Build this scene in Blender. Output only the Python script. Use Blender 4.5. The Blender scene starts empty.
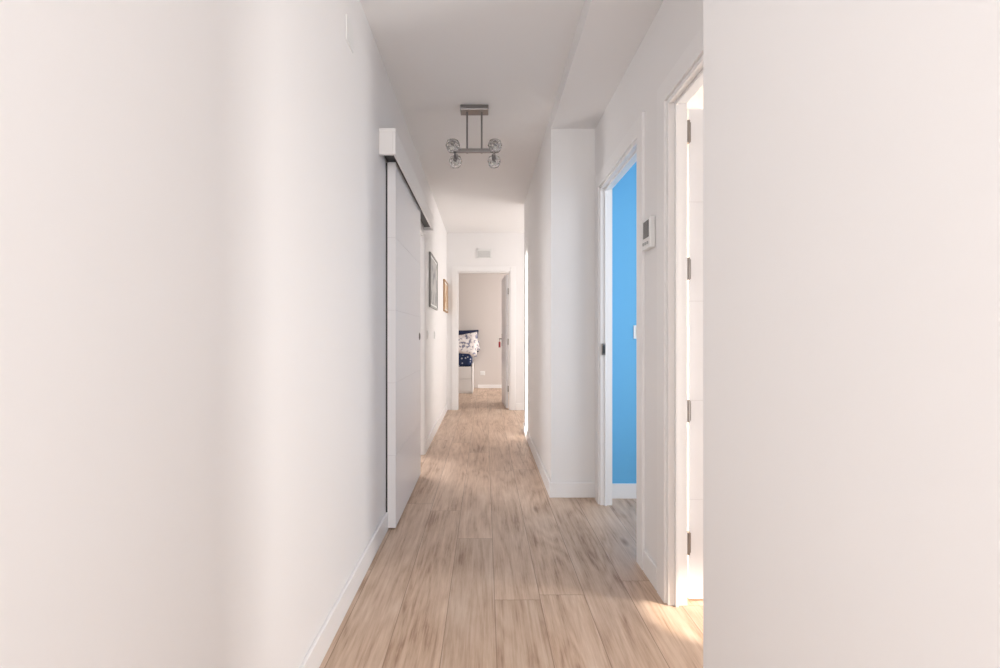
import bpy, bmesh, math, random
from mathutils import Vector, Matrix
random.seed(3)
S = bpy.context.scene
COL = S.collection

# ------------------------------------------------------------ materials
def srgb(r, g, b):
    f = lambda c: (c/255/12.92) if c/255 <= 0.04045 else ((c/255+0.055)/1.055)**2.4
    return (f(r), f(g), f(b), 1)

def mat(name, col, rough=0.5, metal=0.0, trans=0.0, ior=1.45, bump=0.0, bscale=200, var=0.0):
    m = bpy.data.materials.new(name); m.use_nodes = True
    nt = m.node_tree; b = nt.nodes['Principled BSDF']
    b.inputs['Base Color'].default_value = col
    b.inputs['Roughness'].default_value = rough
    b.inputs['Metallic'].default_value = metal
    b.inputs['Transmission Weight'].default_value = trans
    b.inputs['IOR'].default_value = ior
    tc = nt.nodes.new('ShaderNodeTexCoord')
    n = nt.nodes.new('ShaderNodeTexNoise'); n.inputs['Scale'].default_value = bscale
    n.inputs['Detail'].default_value = 4
    nt.links.new(tc.outputs['Object'], n.inputs['Vector'])
    if bump > 0:
        bp = nt.nodes.new('ShaderNodeBump'); bp.inputs['Strength'].default_value = bump
        bp.inputs['Distance'].default_value = 0.002
        nt.links.new(n.outputs['Fac'], bp.inputs['Height'])
        nt.links.new(bp.outputs['Normal'], b.inputs['Normal'])
    if var > 0:
        n2 = nt.nodes.new('ShaderNodeTexNoise'); n2.inputs['Scale'].default_value = 1.3
        nt.links.new(tc.outputs['Object'], n2.inputs['Vector'])
        mx = nt.nodes.new('ShaderNodeMix'); mx.data_type = 'RGBA'
        mx.inputs[6].default_value = col
        mx.inputs[7].default_value = (col[0]*(1-var), col[1]*(1-var), col[2]*(1-var), 1)
        nt.links.new(n2.outputs['Fac'], mx.inputs[0])
        nt.links.new(mx.outputs[2], b.inputs['Base Color'])
    return m

WALL = mat('white_paint', (0.888, 0.873, 0.870, 1), 0.6, bump=0.05, bscale=90, var=0.02)
CEIL = mat('ceiling_paint', (0.86, 0.848, 0.845, 1), 0.8, bump=0.05, bscale=120)
TRIM = mat('white_lacquer', (0.90, 0.888, 0.885, 1), 0.35)
DOOR = mat('door_lacquer', (0.87, 0.862, 0.878, 1), 0.3)
GROOVE = mat('door_groove', (0.76, 0.75, 0.76, 1), 0.5)
BLUE = mat('blue_paint', srgb(104, 180, 226), 0.6, bump=0.05, bscale=90)
BEDWALL = mat('taupe_paint', (0.68, 0.63, 0.60, 1), 0.7, bump=0.1, bscale=90)
CHROME = mat('brushed_chrome', (0.28, 0.27, 0.27, 1), 0.28, metal=1.0, bump=0.02)
DARK = mat('dark_metal', (0.07, 0.07, 0.07, 1), 0.4, metal=0.6)
STEEL = mat('steel', (0.32, 0.29, 0.27, 1), 0.35, metal=1.0)
PLAST = mat('white_plastic', (0.84, 0.84, 0.83, 1), 0.35)
GREYP = mat('grey_plastic', (0.45, 0.45, 0.44, 1), 0.5)
LCD = mat('lcd_screen', (0.05, 0.05, 0.05, 1), 0.2)
GLASS = mat('clear_glass', (0.93, 0.93, 0.93, 1), 0.04, trans=1.0, ior=1.4)
BULB = mat('bulb_glass', (0.9, 0.9, 0.88, 1), 0.3)
NAVY = mat('navy_fabric', (0.018, 0.027, 0.07, 1), 0.9, bump=0.3)
BROWNF = mat('oak_frame', (0.42, 0.24, 0.12, 1), 0.5)
GREYF = mat('grey_frame', (0.30, 0.29, 0.28, 1), 0.4)
RED = mat('red_cord', (0.5, 0.05, 0.06, 1), 0.7)
BEDW = mat('bed_white', (0.88, 0.87, 0.86, 1), 0.4)

def art_mat(name, c1, c2, c3, sc):
    m = bpy.data.materials.new(name); m.use_nodes = True
    nt = m.node_tree; b = nt.nodes['Principled BSDF']; b.inputs['Roughness'].default_value = 0.5
    tc = nt.nodes.new('ShaderNodeTexCoord')
    v = nt.nodes.new('ShaderNodeTexNoise'); v.inputs['Scale'].default_value = sc
    v.inputs['Detail'].default_value = 3
    r = nt.nodes.new('ShaderNodeValToRGB')
    r.color_ramp.elements[0].position = 0.40; r.color_ramp.elements[0].color = c1
    r.color_ramp.elements[1].position = 0.60; r.color_ramp.elements[1].color = c3
    e = r.color_ramp.elements.new(0.46); e.color = c2
    nt.links.new(tc.outputs['Object'], v.inputs['Vector'])
    nt.links.new(v.outputs['Fac'], r.inputs['Fac'])
    nt.links.new(r.outputs['Color'], b.inputs['Base Color'])
    return m
ART1 = art_mat('art_grey_print', srgb(140, 140, 146), srgb(175, 174, 174), srgb(196, 194, 192), 9)
ART2 = art_mat('art_warm_print', srgb(170, 120, 80), srgb(205, 170, 135), srgb(225, 205, 180), 12)
FLORAL = art_mat('floral_fabric', srgb(120, 124, 148), srgb(228, 220, 218), srgb(242, 236, 234), 16)

def dots_mat():
    m = bpy.data.materials.new('navy_dotted_fabric'); m.use_nodes = True
    nt = m.node_tree; b = nt.nodes['Principled BSDF']; b.inputs['Roughness'].default_value = 0.9
    tc = nt.nodes.new('ShaderNodeTexCoord')
    v = nt.nodes.new('ShaderNodeTexVoronoi'); v.inputs['Scale'].default_value = 15
    r = nt.nodes.new('ShaderNodeValToRGB')
    r.color_ramp.elements[0].position = 0.22; r.color_ramp.elements[0].color = srgb(190, 195, 210)
    r.color_ramp.elements[1].position = 0.28; r.color_ramp.elements[1].color = (0.018, 0.035, 0.10, 1)
    nt.links.new(tc.outputs['Object'], v.inputs['Vector'])
    nt.links.new(v.outputs['Distance'], r.inputs['Fac'])
    nt.links.new(r.outputs['Color'], b.inputs['Base Color'])
    return m
DOTS = dots_mat()

def floor_mat():
    m = bpy.data.materials.new('oak_laminate'); m.use_nodes = True
    nt = m.node_tree; N = nt.nodes; L = nt.links
    b = N['Principled BSDF']
    tc = N.new('ShaderNodeTexCoord')
    sp = N.new('ShaderNodeSeparateXYZ'); L.new(tc.outputs['Object'], sp.inputs[0])
    def math_(op, a, bb=None, c=None):
        k = N.new('ShaderNodeMath'); k.operation = op
        for i, v in enumerate((a, bb, c)):
            if v is None: continue
            if isinstance(v, (int, float)): k.inputs[i].default_value = v
            else: L.new(v, k.inputs[i])
        return k.outputs[0]
    PW, PL = 0.19, 1.9
    xs = math_('DIVIDE', math_('ADD', sp.outputs['X'], 10.03), PW)
    row = math_('FLOOR', xs); fx = math_('FRACT', xs)
    stag = math_('FRACT', math_('MULTIPLY', math_('SINE', math_('MULTIPLY', row, 12.9898)), 437.58))
    ys = math_('ADD', math_('DIVIDE', math_('ADD', sp.outputs['Y'], 20.0), PL), stag)
    colm = math_('FLOOR', ys); fy = math_('FRACT', ys)
    idx = math_('ADD', math_('MULTIPLY', row, 7.13), math_('MULTIPLY', colm, 3.71))
    wn = N.new('ShaderNodeTexWhiteNoise'); wn.noise_dimensions = '1D'; L.new(idx, wn.inputs['W'])
    rnd = wn.outputs['Value']
    off = math_('MULTIPLY', rnd, 53.0)
    ex = math_('MULTIPLY', math_('MINIMUM', fx, math_('SUBTRACT', 1.0, fx)), PW)
    ey = math_('MULTIPLY', math_('MINIMUM', fy, math_('SUBTRACT', 1.0, fy)), PL)
    ed = math_('MINIMUM', ex, ey)
    joint = math_('LESS_THAN', ed, 0.0014)
    gc = N.new('ShaderNodeCombineXYZ')
    L.new(math_('ADD', sp.outputs['X'], off), gc.inputs['X']); L.new(sp.outputs['Y'], gc.inputs['Y']); L.new(off, gc.inputs['Z'])
    def noise(sx, sy, det, dist=0.0, rough=0.6):
        mp = N.new('ShaderNodeMapping'); mp.inputs['Scale'].default_value = (sx, sy, 1)
        L.new(gc.outputs[0], mp.inputs['Vector'])
        n = N.new('ShaderNodeTexNoise'); n.inputs['Scale'].default_value = 1
        n.inputs['Detail'].default_value = det; n.inputs['Distortion'].default_value = dist
        n.inputs['Roughness'].default_value = rough
        L.new(mp.outputs[0], n.inputs['Vector']); return n.outputs['Fac']
    fine = noise(110, 4.5, 4, 0.1, 0.75)
    broad = noise(24, 2.0, 5, 0.3, 0.6)
    blot = noise(5, 2.2, 4, 0.3)
    base = noise(6, 0.6, 2, 0.3, 0.45)
    rings = math_('PINGPONG', math_('MULTIPLY', base, 12.0), 0.5)
    s = math_('MULTIPLY', fine, 0.34)
    s = math_('MULTIPLY_ADD', broad, 0.26, s)
    s = math_('MULTIPLY_ADD', blot, 0.30, s)
    s = math_('MULTIPLY_ADD', rings, 0.15, s)
    r = N.new('ShaderNodeValToRGB')
    els = r.color_ramp.elements
    els[0].position = 0.36; els[0].color = srgb(158, 127, 105)
    els[1].position = 0.62; els[1].color = srgb(224, 202, 183)
    e = els.new(0.44); e.color = srgb(195, 167, 144)
    e = els.new(0.52); e.color = srgb(211, 185, 163)
    L.new(s, r.inputs['Fac'])
    # knots
    mp = N.new('ShaderNodeMapping'); mp.inputs['Scale'].default_value = (5.0, 1.5, 1)
    L.new(gc.outputs[0], mp.inputs['Vector'])
    vo = N.new('ShaderNodeTexVoronoi'); vo.inputs['Scale'].default_value = 1.0
    L.new(mp.outputs[0], vo.inputs['Vector'])
    kr = N.new('ShaderNodeValToRGB')
    kr.color_ramp.elements[0].position = 0.02; kr.color_ramp.elements[0].color = (0.50, 0.43, 0.38, 1)
    kr.color_ramp.elements[1].position = 0.11; kr.color_ramp.elements[1].color = (1, 1, 1, 1)
    L.new(vo.outputs['Distance'], kr.inputs['Fac'])
    tint = N.new('ShaderNodeValToRGB')
    tint.color_ramp.elements[0].color = (0.85, 0.84, 0.835, 1)
    tint.color_ramp.elements[1].color = (1.03, 1.02, 1.02, 1)
    L.new(rnd, tint.inputs['Fac'])
    def mul(a, bb):
        mx = N.new('ShaderNodeMix'); mx.data_type = 'RGBA'; mx.blend_type = 'MULTIPLY'; mx.inputs[0].default_value = 1
        L.new(a, mx.inputs[6]); L.new(bb, mx.inputs[7]); return mx.outputs[2]
    c = mul(mul(r.outputs['Color'], tint.outputs['Color']), kr.outputs['Color'])
    mx = N.new('ShaderNodeMix'); mx.data_type = 'RGBA'
    L.new(math_('MULTIPLY', joint, 0.65), mx.inputs[0]); L.new(c, mx.inputs[6]); mx.inputs[7].default_value = srgb(122, 94, 75)
    L.new(mx.outputs[2], b.inputs['Base Color'])
    b.inputs['Roughness'].default_value = 0.40
    b.inputs['Specular IOR Level'].default_value = 0.4
    return m
FLOOR = floor_mat()

# ------------------------------------------------------------ mesh helpers
class B:
    def __init__(s, name, mats, bevel=0.0, parent=None, smooth=False):
        s.bm = bmesh.new(); s.name = name; s.mats = mats; s.bevel = bevel; s.parent = parent; s.smooth = smooth
    def box(s, x0, x1, y0, y1, z0, z1, mi=0, rot=None, piv=None):
        r = bmesh.ops.create_cube(s.bm, size=1)
        vs = r['verts']
        for v in vs:
            v.co = Vector(((x0+x1)/2+v.co.x*(x1-x0), (y0+y1)/2+v.co.y*(y1-y0), (z0+z1)/2+v.co.z*(z1-z0)))
        if rot is not None:
            bmesh.ops.rotate(s.bm, verts=vs, cent=piv, matrix=rot)
        for f in {f for v in vs for f in v.link_faces}: f.material_index = mi
        return s
    def cyl(s, p, r, h, axis='Z', mi=0, seg=24, r2=None):
        M = Matrix.Translation(p)
        if axis == 'X': M = M @ Matrix.Rotation(math.pi/2, 4, 'Y')
        if axis == 'Y': M = M @ Matrix.Rotation(math.pi/2, 4, 'X')
        q = bmesh.ops.create_cone(s.bm, cap_ends=True, segments=seg, radius1=r, radius2=r if r2 is None else r2, depth=h, matrix=M)
        for f in {f for v in q['verts'] for f in v.link_faces}: f.material_index = mi
        return s
    def done(s):
        me = bpy.data.meshes.new(s.name); s.bm.to_mesh(me); s.bm.free()
        for m in s.mats: me.materials.append(m)
        o = bpy.data.objects.new(s.name, me); COL.objects.link(o)
        if s.bevel:
            b = o.modifiers.new('bevel', 'BEVEL'); b.width = s.bevel; b.segments = 2; b.limit_method = 'ANGLE'
        if s.smooth:
            for p in me.polygons: p.use_smooth = True
        if s.parent: o.parent = s.parent
        return o
def empty(name):
    e = bpy.data.objects.new(name, None); COL.objects.link(e); e.empty_display_size = 0.1; return e
def pillow(name, w, h, t, mats, parent, loc, rot):
    bm = bmesh.new(); n = 14
    for side in (1, -1):
        g = [[None]*(n+1) for _ in range(n+1)]
        for i in range(n+1):
            for j in range(n+1):
                u = i/n*2-1; v = j/n*2-1
                d = max(0, (1-u**4)*(1-v**4))**0.5
                pin = 1-0.06*(1-abs(u))*abs(v) ; pin2 = 1-0.06*(1-abs(v))*abs(u)
                g[i][j] = bm.verts.new((u*w/2*pin2, v*h/2*pin, side*(d*t/2)+0.004*math.sin(9*u+5*v)*d))
        for i in range(n):
            for j in range(n):
                f = [g[i][j], g[i+1][j], g[i+1][j+1], g[i][j+1]]
                bm.faces.new(f if side == 1 else f[::-1])
    bmesh.ops.remove_doubles(bm, verts=bm.verts, dist=0.001)
    me = bpy.data.meshes.new(name); bm.to_mesh(me); bm.free()
    for m in mats: me.materials.append(m)
    for p in me.polygons: p.use_smooth = True
    o = bpy.data.objects.new(name, me); COL.objects.link(o)
    o.location = loc; o.rotation_euler = rot; o.parent = parent
    return o

# ------------------------------------------------------------ dimensions
XL = -0.56; XR = 0.748; XP = 0.448; XN = 0.52; T = 0.07
H = 2.60; HB = 2.50
YE = 7.04       # end wall
YB = 9.96       # bedroom back wall
XRI = XR+T      # inner face of the right wall (room side)

# floor / ceiling
B('floor', [FLOOR]).box(-2.4, 3.2, -1.6, 10.1, -0.08, 0).done()
B('ceiling', [CEIL]).box(-2.4, 3.2, -1.6, 10.1, H, H+0.1).done()
B('ceiling_beam', [WALL]).box(XP, XRI, 1.145, 3.26, HB, H).done()

# left wall with sliding door opening
w = B('wall_left', [WALL])
w.box(XL-0.12, XL, -1.6, 3.52, 0, H).box(XL-0.12, XL, 3.52, 4.42, 2.03, H).box(XL-0.12, XL, 4.42, YE, 0, H)
w.done()
# right walls
B('wall_right_near', [WALL]).box(XN, XRI, -1.6, 1.145, 0, H).done()
w = B('wall_right', [WALL])
w.box(XR, XRI, 1.145, 1.20, 0, HB).box(XR, XRI, 1.20, 1.97, 2.06, HB).box(XR, XRI, 1.97, 2.33, 0, HB)
w.box(XR, XRI, 2.33, 3.12, 2.06, HB).box(XR, XRI, 3.12, 3.26, 0, HB)
w.done()
B('wall_right_far', [WALL]).box(XP, XRI, 3.26, 5.5, 0, H).done()
# end wall with bedroom doorway
w = B('wall_end', [WALL])
w.box(-2.3, -0.41, YE, YE+0.1, 0, H).box(0.37, 2.4, YE, YE+0.1, 0, H).box(-0.41, 0.37, YE, YE+0.1, 2.03, H)
w.done()
# side lobby at the far right
B('wall_lobby_side', [WALL]).box(2.1, 2.2, 5.5, YE, 0, H).done()
B('wall_lobby_front', [WALL]).box(XRI, 2.2, 5.4, 5.5, 0, H).done()
# bedroom shell
B('wall_bedroom_back', [BEDWALL]).box(-2.3, 2.4, YB, YB+0.1, 0, H).done()
B('wall_bedroom_left', [BEDWALL]).box(-2.4, -2.3, YE, YB+0.1, 0, H).done()
B('wall_bedroom_right', [BEDWALL]).box(2.3, 2.4, YE+0.1, YB, 0, H).done()
# blue room
B('wall_blue_back', [BLUE]).box(XRI, 3.1, 3.24, 3.34, 0, H).done()
B('wall_blue_front', [WALL]).box(XRI, 3.1, 2.17, 2.25, 0, H).done()
B('wall_blue_side', [BLUE]).box(3.0, 3.1, 2.25, 3.24, 0, H).done()
# near room
B('wall_near_room_side', [WALL]).box(3.0, 3.1, -0.5, 2.17, 0, H).done()
B('wall_near_room_front', [WALL]).box(XRI, 3.1, -0.6, -0.5, 0, H).done()
# room behind sliding door
B('wall_left_room_side', [WALL]).box(-2.3, -2.2, 3.0, 6.0, 0, H).done()
B('wall_left_room_front', [WALL]).box(-2.3, XL-0.12, 2.9, 3.0, 0, H).done()
B('wall_left_room_back', [WALL]).box(-2.3, XL-0.12, 6.0, 6.1, 0, H).done()

# baseboards
bh = 0.10; bt = 0.013
B('baseboard_left', [TRIM], 0.003).box(XL, XL+bt, -1.6, 3.46, 0, bh).box(XL, XL+bt, 4.50, YE, 0, bh).done()
B('baseboard_right', [TRIM], 0.003).box(XR-bt, XR, 2.065, 2.235, 0, bh).done()
B('baseboard_right_far', [TRIM], 0.003).box(XP-bt, XR-0.001, 3.26-bt, 3.26, 0, bh).box(XP-bt, XP, 3.26, 5.5, 0, bh).done()
B('baseboard_right_near', [TRIM], 0.003).box(XN-bt, XN, -1.6, 1.145, 0, bh).done()
B('baseboard_end', [TRIM], 0.003).box(0.45, 2.1, YE-bt, YE, 0, bh).done()
B('baseboard_blue', [TRIM], 0.003).box(XRI, 3.0, 3.24-bt, 3.24, 0, bh).done()
B('baseboard_bedroom', [TRIM], 0.003).box(-0.15, 2.3, YB-bt, YB, 0, 0.07).done()

# door frames -----------------------------------------------------------
def side_frame(name, y0, y1, zt, near=True):
    """casing + jamb lining for an opening in the right wall"""
    c = 0.085; p = 0.014
    b = B(name, [TRIM], 0.0015)
    b.box(XR-p, XR, y1, y1+c, 0, zt+c)
    if near: b.box(XR-p, XR, y0-c, y0, 0, zt+c)
    else: b.box(XR-p, XR, y0-0.05, y0, 0, zt+c)
    b.box(XR-p, XR, y0, y1, zt, zt+c)
    b.box(XR-0.004, XRI+0.004, y1-0.018, y1, 0, zt)
    b.box(XR-0.004, XRI+0.004, y0, y0+0.018, 0, zt)
    b.box(XR-0.004, XRI+0.004, y0+0.018, y1-0.018, zt-0.018, zt)
    b.box(XR+0.022, XR+0.035, y1-0.03, y1-0.018, 0, zt-0.018)
    b.box(XR+0.022, XR+0.035, y0+0.018, y0+0.03, 0, zt-0.018)
    b.box(XR+0.022, XR+0.035, y0+0.03, y1-0.03, zt-0.03, zt-0.018)
    return b.done()
side_frame('trim_door_near', 1.20, 1.97, 2.06, near=False)
side_frame('trim_door_blue', 2.33, 3.12, 2.06)
b = B('trim_door_end', [TRIM], 0.003)
for (x0, x1) in ((-0.485, -0.41), (0.37, 0.445)):
    b.box(x0, x1, YE-0.014, YE, 0, 2.105)
b.box(-0.41, 0.37, YE-0.014, YE, 2.03, 2.105)
b.box(-0.41, -0.392, YE-0.003, YE+0.103, 0, 2.03).box(0.352, 0.37, YE-0.003, YE+0.103, 0, 2.03)
b.box(-0.392, 0.352, YE-0.003, YE+0.103, 2.012, 2.03)
b.done()
# jamb of the sliding door opening
b = B('trim_door_sliding', [TRIM], 0.003)
b.box(XL-0.123, XL+0.003, 4.402, 4.42, 0, 2.03).box(XL-0.123, XL+0.003, 3.52, 3.538, 0, 2.03)
b.box(XL-0.123, XL+0.003, 3.538, 4.402, 2.012, 2.03)
b.box(XL, XL+0.012, 4.42, 4.49, 0, 2.03)
b.done()

# ------------------------------------------------------------ sliding door
d = empty('door_sliding')
x0, x1 = -0.550, -0.504
ya, yb = 2.71, 3.76
leaf = B('leaf', [DOOR, GROOVE], 0.0, d)
zs = [0.012, 0.42, 0.83, 1.24, 1.65, 2.075]
for i in range(5):
    leaf.box(x0, x1, ya, yb, zs[i]+(0.0015 if i else 0), zs[i+1]-(0.0015 if i < 4 else 0))
leaf.box(x0, x1-0.002, ya+0.002, yb-0.002, 0.02, 2.06, 1)
leaf.done()
b = B('gap_shade_strip', [DARK], 0, d); b.box(XL+0.001, x0, ya+0.001, ya+0.01, 0.012, 2.07).done()  # dark strip standing in for the shaded gap between leaf and wall
h = B('flush_handle', [STEEL, DARK], 0, d)
h.cyl(Vector((x1+0.001, yb-0.07, 1.09)), 0.028, 0.006, 'X', 0).cyl(Vector((x1+0.003, yb-0.07, 1.09)), 0.02, 0.006, 'X', 1).done()
b = B('bottom_guide', [DARK], 0, d); b.box(x0+0.01, x1-0.01, yb-0.05, yb-0.02, 0, 0.012).done()
p = B('cover', [TRIM], 0.003, d)
p.box(XL, -0.473, 2.54, 4.40, 2.175, 2.195)
p.box(-0.487, -0.473, 2.54, 4.40, 2.055, 2.175)
p.box(XL, -0.487, 2.54, 2.56, 2.055, 2.175).box(XL, -0.487, 4.38, 4.40, 2.055, 2.175)
p.done()
r = B('rail', [DARK], 0, d); r.box(-0.553, -0.49, 2.565, 4.375, 2.082, 2.12).done()

# ------------------------------------------------------------ near door leaf (opened into its room)
d = empty('door_near')
leaf = B('leaf', [DOOR, GROOVE], 0, d)
lx0, lx1, ly0, ly1 = 0.842, 1.58, 1.985, 2.02
zs = [0.01, 0.42, 0.83, 1.24, 1.65, 2.035]
for i in range(5):
    leaf.box(lx0, lx1, ly0, ly1, zs[i]+(0.0015 if i else 0), zs[i+1]-(0.0015 if i < 4 else 0))
leaf.box(lx0+0.002, lx1-0.002, ly0+0.002, ly1-0.002, 0.02, 2.03, 1)
leaf.done()
hg = B('hinges', [STEEL], 0, d)
for z in (0.25, 0.79, 1.37, 1.93):
    hg.cyl(Vector((0.829, 1.960, z)), 0.007, 0.09, 'Z', 0, 12)
    hg.box(0.8225, 0.829, 1.958, 1.961, z-0.04, z+0.04)
    hg.box(0.829, 0.842, 1.965, 1.99, z-0.04, z+0.04)
hg.done()
hd = B('lever_handle', [STEEL], 0.002, d)
hd.cyl(Vector((1.52, 1.977, 1.03)), 0.025, 0.016, 'Y').cyl(Vector((1.52, 1.955, 1.03)), 0.009, 0.04, 'Y').box(1.40, 1.53, 1.93, 1.946, 1.021, 1.039).done()

# ------------------------------------------------------------ bedroom door leaf
d = empty('door_bedroom')
rot = Matrix.Rotation(math.radians(3), 3, 'Z'); piv = Vector((0.35, YE+0.11, 0))
leaf = B('leaf', [DOOR, GROOVE], 0, d)
zs = [0.01, 0.42, 0.83, 1.24, 1.65, 2.0]
for i in range(5):
    leaf.box(0.312, 0.348, YE+0.115, YE+0.84, zs[i]+(0.002 if i else 0), zs[i+1]-(0.002 if i < 4 else 0), 0, rot, piv)
leaf.box(0.316, 0.344, YE+0.118, YE+0.836, 0.02, 1.99, 1, rot, piv)
leaf.done()
hd = B('lever_handle', [STEEL, DARK], 0, d)
hd.box(0.306, 0.312, YE+0.75, YE+0.79, 0.92, 1.12, 0, rot, piv)
hd.box(0.265, 0.31, YE+0.765, YE+0.78, 1.03, 1.045, 1, rot, piv)
hd.box(0.262, 0.274, YE+0.65, YE+0.78, 1.03, 1.045, 1, rot, piv)
hd.done()
tg = B('hanging_tassel', [RED], 0, d)
tg.box(0.263, 0.269, YE+0.70, YE+0.706, 0.98, 1.05, 0, rot, piv)
tg.box(0.250, 0.280, YE+0.69, YE+0.72, 0.90, 0.99, 0, rot, piv)
tg.done()
hg = B('hinges', [STEEL], 0, d)
for z in (0.3, 1.0, 1.75): hg.cyl(Vector((0.345, YE+0.108, z)), 0.007, 0.09, 'Z', 0, 12)
hg.done()

# latch catch in the blue doorway
b = B('latch_catch', [STEEL, DARK], 0.001)
b.box(0.752, 0.774, 3.086, 3.1015, 0.97, 1.045, 0).box(0.755, 0.771, 3.083, 3.086, 0.98, 1.035, 1)
b.done()

# ------------------------------------------------------------ thermostat
t = empty('thermostat')
b = B('body', [PLAST], 0.006, t); b.box(XR-0.026, XR, 2.105, 2.215, 1.485, 1.625).done()
b = B('screen', [LCD], 0, t); b.box(XR-0.0275, XR-0.0255, 2.12, 2.19, 1.535, 1.61).done()
b = B('buttons', [GREYP], 0, t)
for i in range(3): b.box(XR-0.029, XR-0.0255, 2.125+i*0.028, 2.14+i*0.028, 1.505, 1.517)
b.done()

# switches
def plate(name, x, y, z, n=(1, 0, 0), w=0.082, hh=0.082):
    e = empty(name)
    a = B('plate', [PLAST], 0.003, e); k = B('rocker', [PLAST], 0.002, e)
    if n[0]:
        s = n[0]
        xs = sorted((x, x+s*0.009)); a.box(xs[0], xs[1], y-w/2, y+w/2, z-hh/2, z+hh/2)
        xs = sorted((x+s*0.009, x+s*0.013)); k.box(xs[0], xs[1], y-w*0.32, y+w*0.32, z-hh*0.32, z+hh*0.32)
    else:
        a.box(x-w/2, x+w/2, y-0.009, y, z-hh/2, z+hh/2)
        k.box(x-w*0.32, x+w*0.32, y-0.013, y-0.009, z-hh*0.32, z+hh*0.32)
    a.done(); k.done()
plate('light_switch', XL, 4.66, 1.1)
plate('light_switch', XL, 5.3, 1.1)
plate('light_switch', 1.045, 3.24, 1.12, (0, -1, 0), 0.09, 0.09)
plate('power_outlet', -0.05, YB, 0.31, (0, -1, 0), 0.10, 0.085)
b = B('junction_cover', [PLAST], 0.003); b.box(XL, XL+0.005, 1.93, 2.03, 2.29, 2.39).done()

# vent on end wall
v = empty('air_vent')
b = B('frame', [PLAST], 0, v)
X0, X1, Z0, Z1 = -0.12, 0.09, 2.225, 2.355
b.box(X0, X1, YE-0.012, YE, Z0, Z0+0.015).box(X0, X1, YE-0.012, YE, Z1-0.015, Z1)
b.box(X0, X0+0.015, YE-0.012, YE, Z0, Z1).box(X1-0.015, X1, YE-0.012, YE, Z0, Z1).done()
b = B('slats', [PLAST, GREYP], 0, v)
for i in range(6):
    z = Z0+0.022+i*0.0165
    b.box(X0+0.015, X1-0.015, YE-0.010, YE-0.002, z, z+0.011)
b.box(X0+0.015, X1-0.015, YE-0.002, YE-0.0005, Z0+0.015, Z1-0.015, 1)
b.done()

# ------------------------------------------------------------ pictures on the left wall
def picture(name, y0, y1, z0, z1, fm, am, fw=0.02, dp=0.022, matw=0.05):
    e = empty(name)
    f = B('frame', [fm], 0.002, e)
    f.box(XL+0.001, XL+dp, y0, y0+fw, z0, z1).box(XL+0.001, XL+dp, y1-fw, y1, z0, z1)
    f.box(XL+0.001, XL+dp, y0+fw, y1-fw, z0, z0+fw).box(XL+0.001, XL+dp, y0+fw, y1-fw, z1-fw, z1).done()
    m = B('mat_board', [PLAST], 0, e); m.box(XL+0.001, XL+dp-0.008, y0+fw, y1-fw, z0+fw, z1-fw).done()
    a = B('print', [am], 0, e); q = fw+matw
    a.box(XL+dp-0.008, XL+dp-0.007, y0+q, y1-q, z0+q, z1-q).done()
picture('picture_frame', 4.78, 5.48, 1.38, 1.93, GREYF, ART1, matw=0.02)
picture('picture_frame', 6.42, 7.02, 1.42, 1.85, BROWNF, ART2, matw=0.02)

# ------------------------------------------------------------ ceiling lamp
L = empty('ceiling_lamp')
cx, cy = -0.07, 3.17
b = B('canopy', [CHROME], 0.003, L); b.box(cx-0.092, cx+0.092, cy-0.045, cy+0.045, H-0.032, H).done()
b = B('rods', [CHROME], 0, L)
for dx in (-0.048, 0.048): b.cyl(Vector((cx+dx, cy, H-0.032-0.135)), 0.006, 0.27, 'Z', 0, 16)
b.done()
zb = 2.315
b = B('frame_bars', [CHROME], 0.002, L)
b.box(cx-0.135, cx+0.135, cy-0.012, cy+0.012, zb-0.012, zb+0.012)
for sx in (-0.13, 0.13): b.box(cx+sx-0.008, cx+sx+0.008, cy-0.13, cy+0.13, zb-0.008, zb+0.008)
b.done()
k = B('sockets', [CHROME], 0, L)
for sx in (-0.13, 0.13):
    for sy in (-0.12, 0.12):
        k.cyl(Vector((cx+sx, cy+sy, zb)), 0.014, 0.04, 'Z', 0, 16)
k.done()
def shade(x, y, z):
    bm = bmesh.new()
    n = 8
    prof = [(0.016, 0.036), (0.036, 0.028), (0.046, 0.0), (0.040, -0.024), (0.030, -0.040),
            (0.025, -0.036), (0.034, -0.022), (0.040, 0.0), (0.031, 0.023), (0.016, 0.030)]
    rings = []
    for k_, (r_, z_) in enumerate(prof):
        rings.append([bm.verts.new((r_*math.cos(2*math.pi*(i+0.5*(k_ % 2))/n), r_*math.sin(2*math.pi*(i+0.5*(k_ % 2))/n), z_)) for i in range(n)])
    for a in range(len(rings)):
        c = (a+1) % len(rings)
        for i in range(n):
            bm.faces.new((rings[a][i], rings[a][(i+1) % n], rings[c][(i+1) % n], rings[c][i]))
    bmesh.ops.recalc_face_normals(bm, faces=bm.faces)
    me = bpy.data.meshes.new('glass_shade'); bm.to_mesh(me); bm.free(); me.materials.append(GLASS)
    o = bpy.data.objects.new('glass_shade', me); COL.objects.link(o); o.location = (x, y, z); o.parent = L
    q = B('bulb', [BULB], 0, L, True)
    bmesh.ops.create_uvsphere(q.bm, u_segments=12, v_segments=8, radius=0.013, matrix=Matrix.Translation((x, y, z-0.014)))
    q.done()
for sx in (-0.13, 0.13):
    for sy in (-0.12, 0.12):
        shade(cx+sx*1.02, cy+sy*1.15, zb-0.018)

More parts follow.
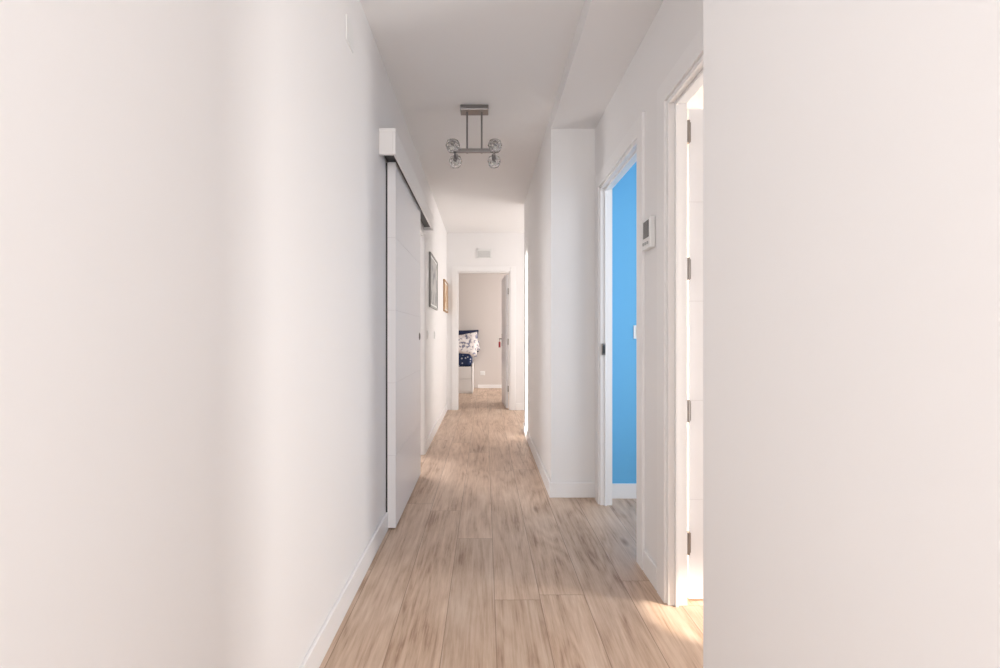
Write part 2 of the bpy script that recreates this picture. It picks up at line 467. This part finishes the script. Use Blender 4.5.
# ------------------------------------------------------------ bed
bed = empty('daybed')
bx0, bx1, by0, by1 = -2.15, -0.23, 9.03, 9.93
b = B('base', [BEDW, GROOVE], 0.004, bed)
b.box(bx0, bx1-0.02, by0+0.02, by1, 0.0, 0.50)
b.box(bx1-0.02, bx1, by0, by1, 0.0, 0.55)
for i in range(2):
    for j in range(2):
        xa = bx0+0.02+i*0.945; za = 0.04+j*0.24
        b.box(xa, xa+0.925, by0, by0+0.02, za, za+0.225)
b.done()
b = B('drawer_knobs', [STEEL], 0, bed)
for i in range(2):
    for j in range(2):
        for k_ in (0.2, 0.55): b.cyl(Vector((bx0+0.02+i*0.945+k_, by0-0.008, 0.15+j*0.24)), 0.012, 0.018, 'Y', 0, 12)
b.done()
b = B('mattress', [DOTS], 0.05, bed); b.box(bx0+0.01, bx1-0.025, by0+0.01, by1-0.01, 0.50, 0.76).done()
b = B('duvet', [NAVY], 0.04, bed); b.box(bx0+0.01, bx1-0.50, by0-0.005, by1-0.01, 0.72, 0.80).done()
pillow('pillow_back', 0.66, 0.46, 0.16, [NAVY], bed, (-0.46, 9.80, 0.98), (math.radians(78), 0, 0))
pillow('pillow_floral', 0.62, 0.42, 0.17, [FLORAL], bed, (-0.43, 9.50, 0.93), (math.radians(62), math.radians(-10), 0))
pillow('pillow_floral_small', 0.54, 0.38, 0.15, [FLORAL], bed, (-0.40, 9.18, 0.875), (math.radians(55), math.radians(10), 0))

# ------------------------------------------------------------ lights
def area(name, loc, size, power, direction, col=(1, 0.975, 0.962), spread=180):
    l = bpy.data.lights.new(name, 'AREA'); l.shape = 'RECTANGLE'; l.size = size[0]; l.size_y = size[1]
    l.energy = power; l.color = col; l.spread = math.radians(spread)
    o = bpy.data.objects.new(name, l); COL.objects.link(o); o.location = loc
    o.rotation_euler = Vector(direction).to_track_quat('-Z', 'Y').to_euler()
    return o
area('light_entrance', (-0.02, -1.3, 1.4), (1.0, 2.2), 29, (0, 1, 0.0))
area('light_near_room', (2.6, 1.35, 0.85), (0.35, 1.5), 32, (-1, 0, 0), (1, 0.975, 0.95))
area('light_blue_room', (1.9, 2.3, 1.4), (1.4, 2.0), 17, (0, 1, 0))
area('light_left_room', (-2.1, 5.2, 1.4), (1.2, 2.0), 64, (1, -0.4, 0), (1, 0.98, 0.975))
area('light_lobby', (2.0, 6.27, 1.4), (1.3, 2.0), 27, (-1, 0, 0), (1, 0.965, 0.935))
area('light_bedroom', (2.2, 8.6, 1.4), (1.4, 1.6), 54, (-1, 0, 0), (1, 0.96, 0.93))
area('light_behind_leaf', (1.5, 2.095, 0.9), (0.09, 1.7), 50, (-1, 0, 0), (1, 0.82, 0.58))
area('light_strip_beam', (-1.62, 3.12, 1.0), (0.12, 1.9), 7, (1, 1, 0), (1, 0.97, 0.93), 4)  # added narrow lamp, no window there; throws the bright strip on wall_right_far
sp = bpy.data.lights.new('light_sun_patch', 'SPOT'); sp.energy = 420; sp.spot_size = math.radians(9); sp.spot_blend = 0.6
sp.color = (1, 0.88, 0.74); sp.shadow_soft_size = 0.02
o = bpy.data.objects.new('light_sun_patch', sp); COL.objects.link(o); o.location = (2.3, 1.1, 1.9)
o.rotation_euler = (Vector((0.86, 1.86, 0))-Vector(o.location)).to_track_quat('-Z', 'Y').to_euler()

W = bpy.data.worlds.new('world'); S.world = W; W.use_nodes = True
W.node_tree.nodes['Background'].inputs['Color'].default_value = (1, 0.975, 0.962, 1)
W.node_tree.nodes['Background'].inputs['Strength'].default_value = 0.8
S.view_settings.view_transform = 'Standard'
S.view_settings.exposure = 0.12

cam = bpy.data.cameras.new('camera'); cam.lens = 17.3; cam.sensor_width = 36; cam.shift_x = 0.015; cam.shift_y = 0.001
cam.clip_start = 0.02
o = bpy.data.objects.new('camera', cam); COL.objects.link(o)
o.location = (0, 0, 1.1); o.rotation_euler = (math.radians(90), 0, 0)
S.camera = o
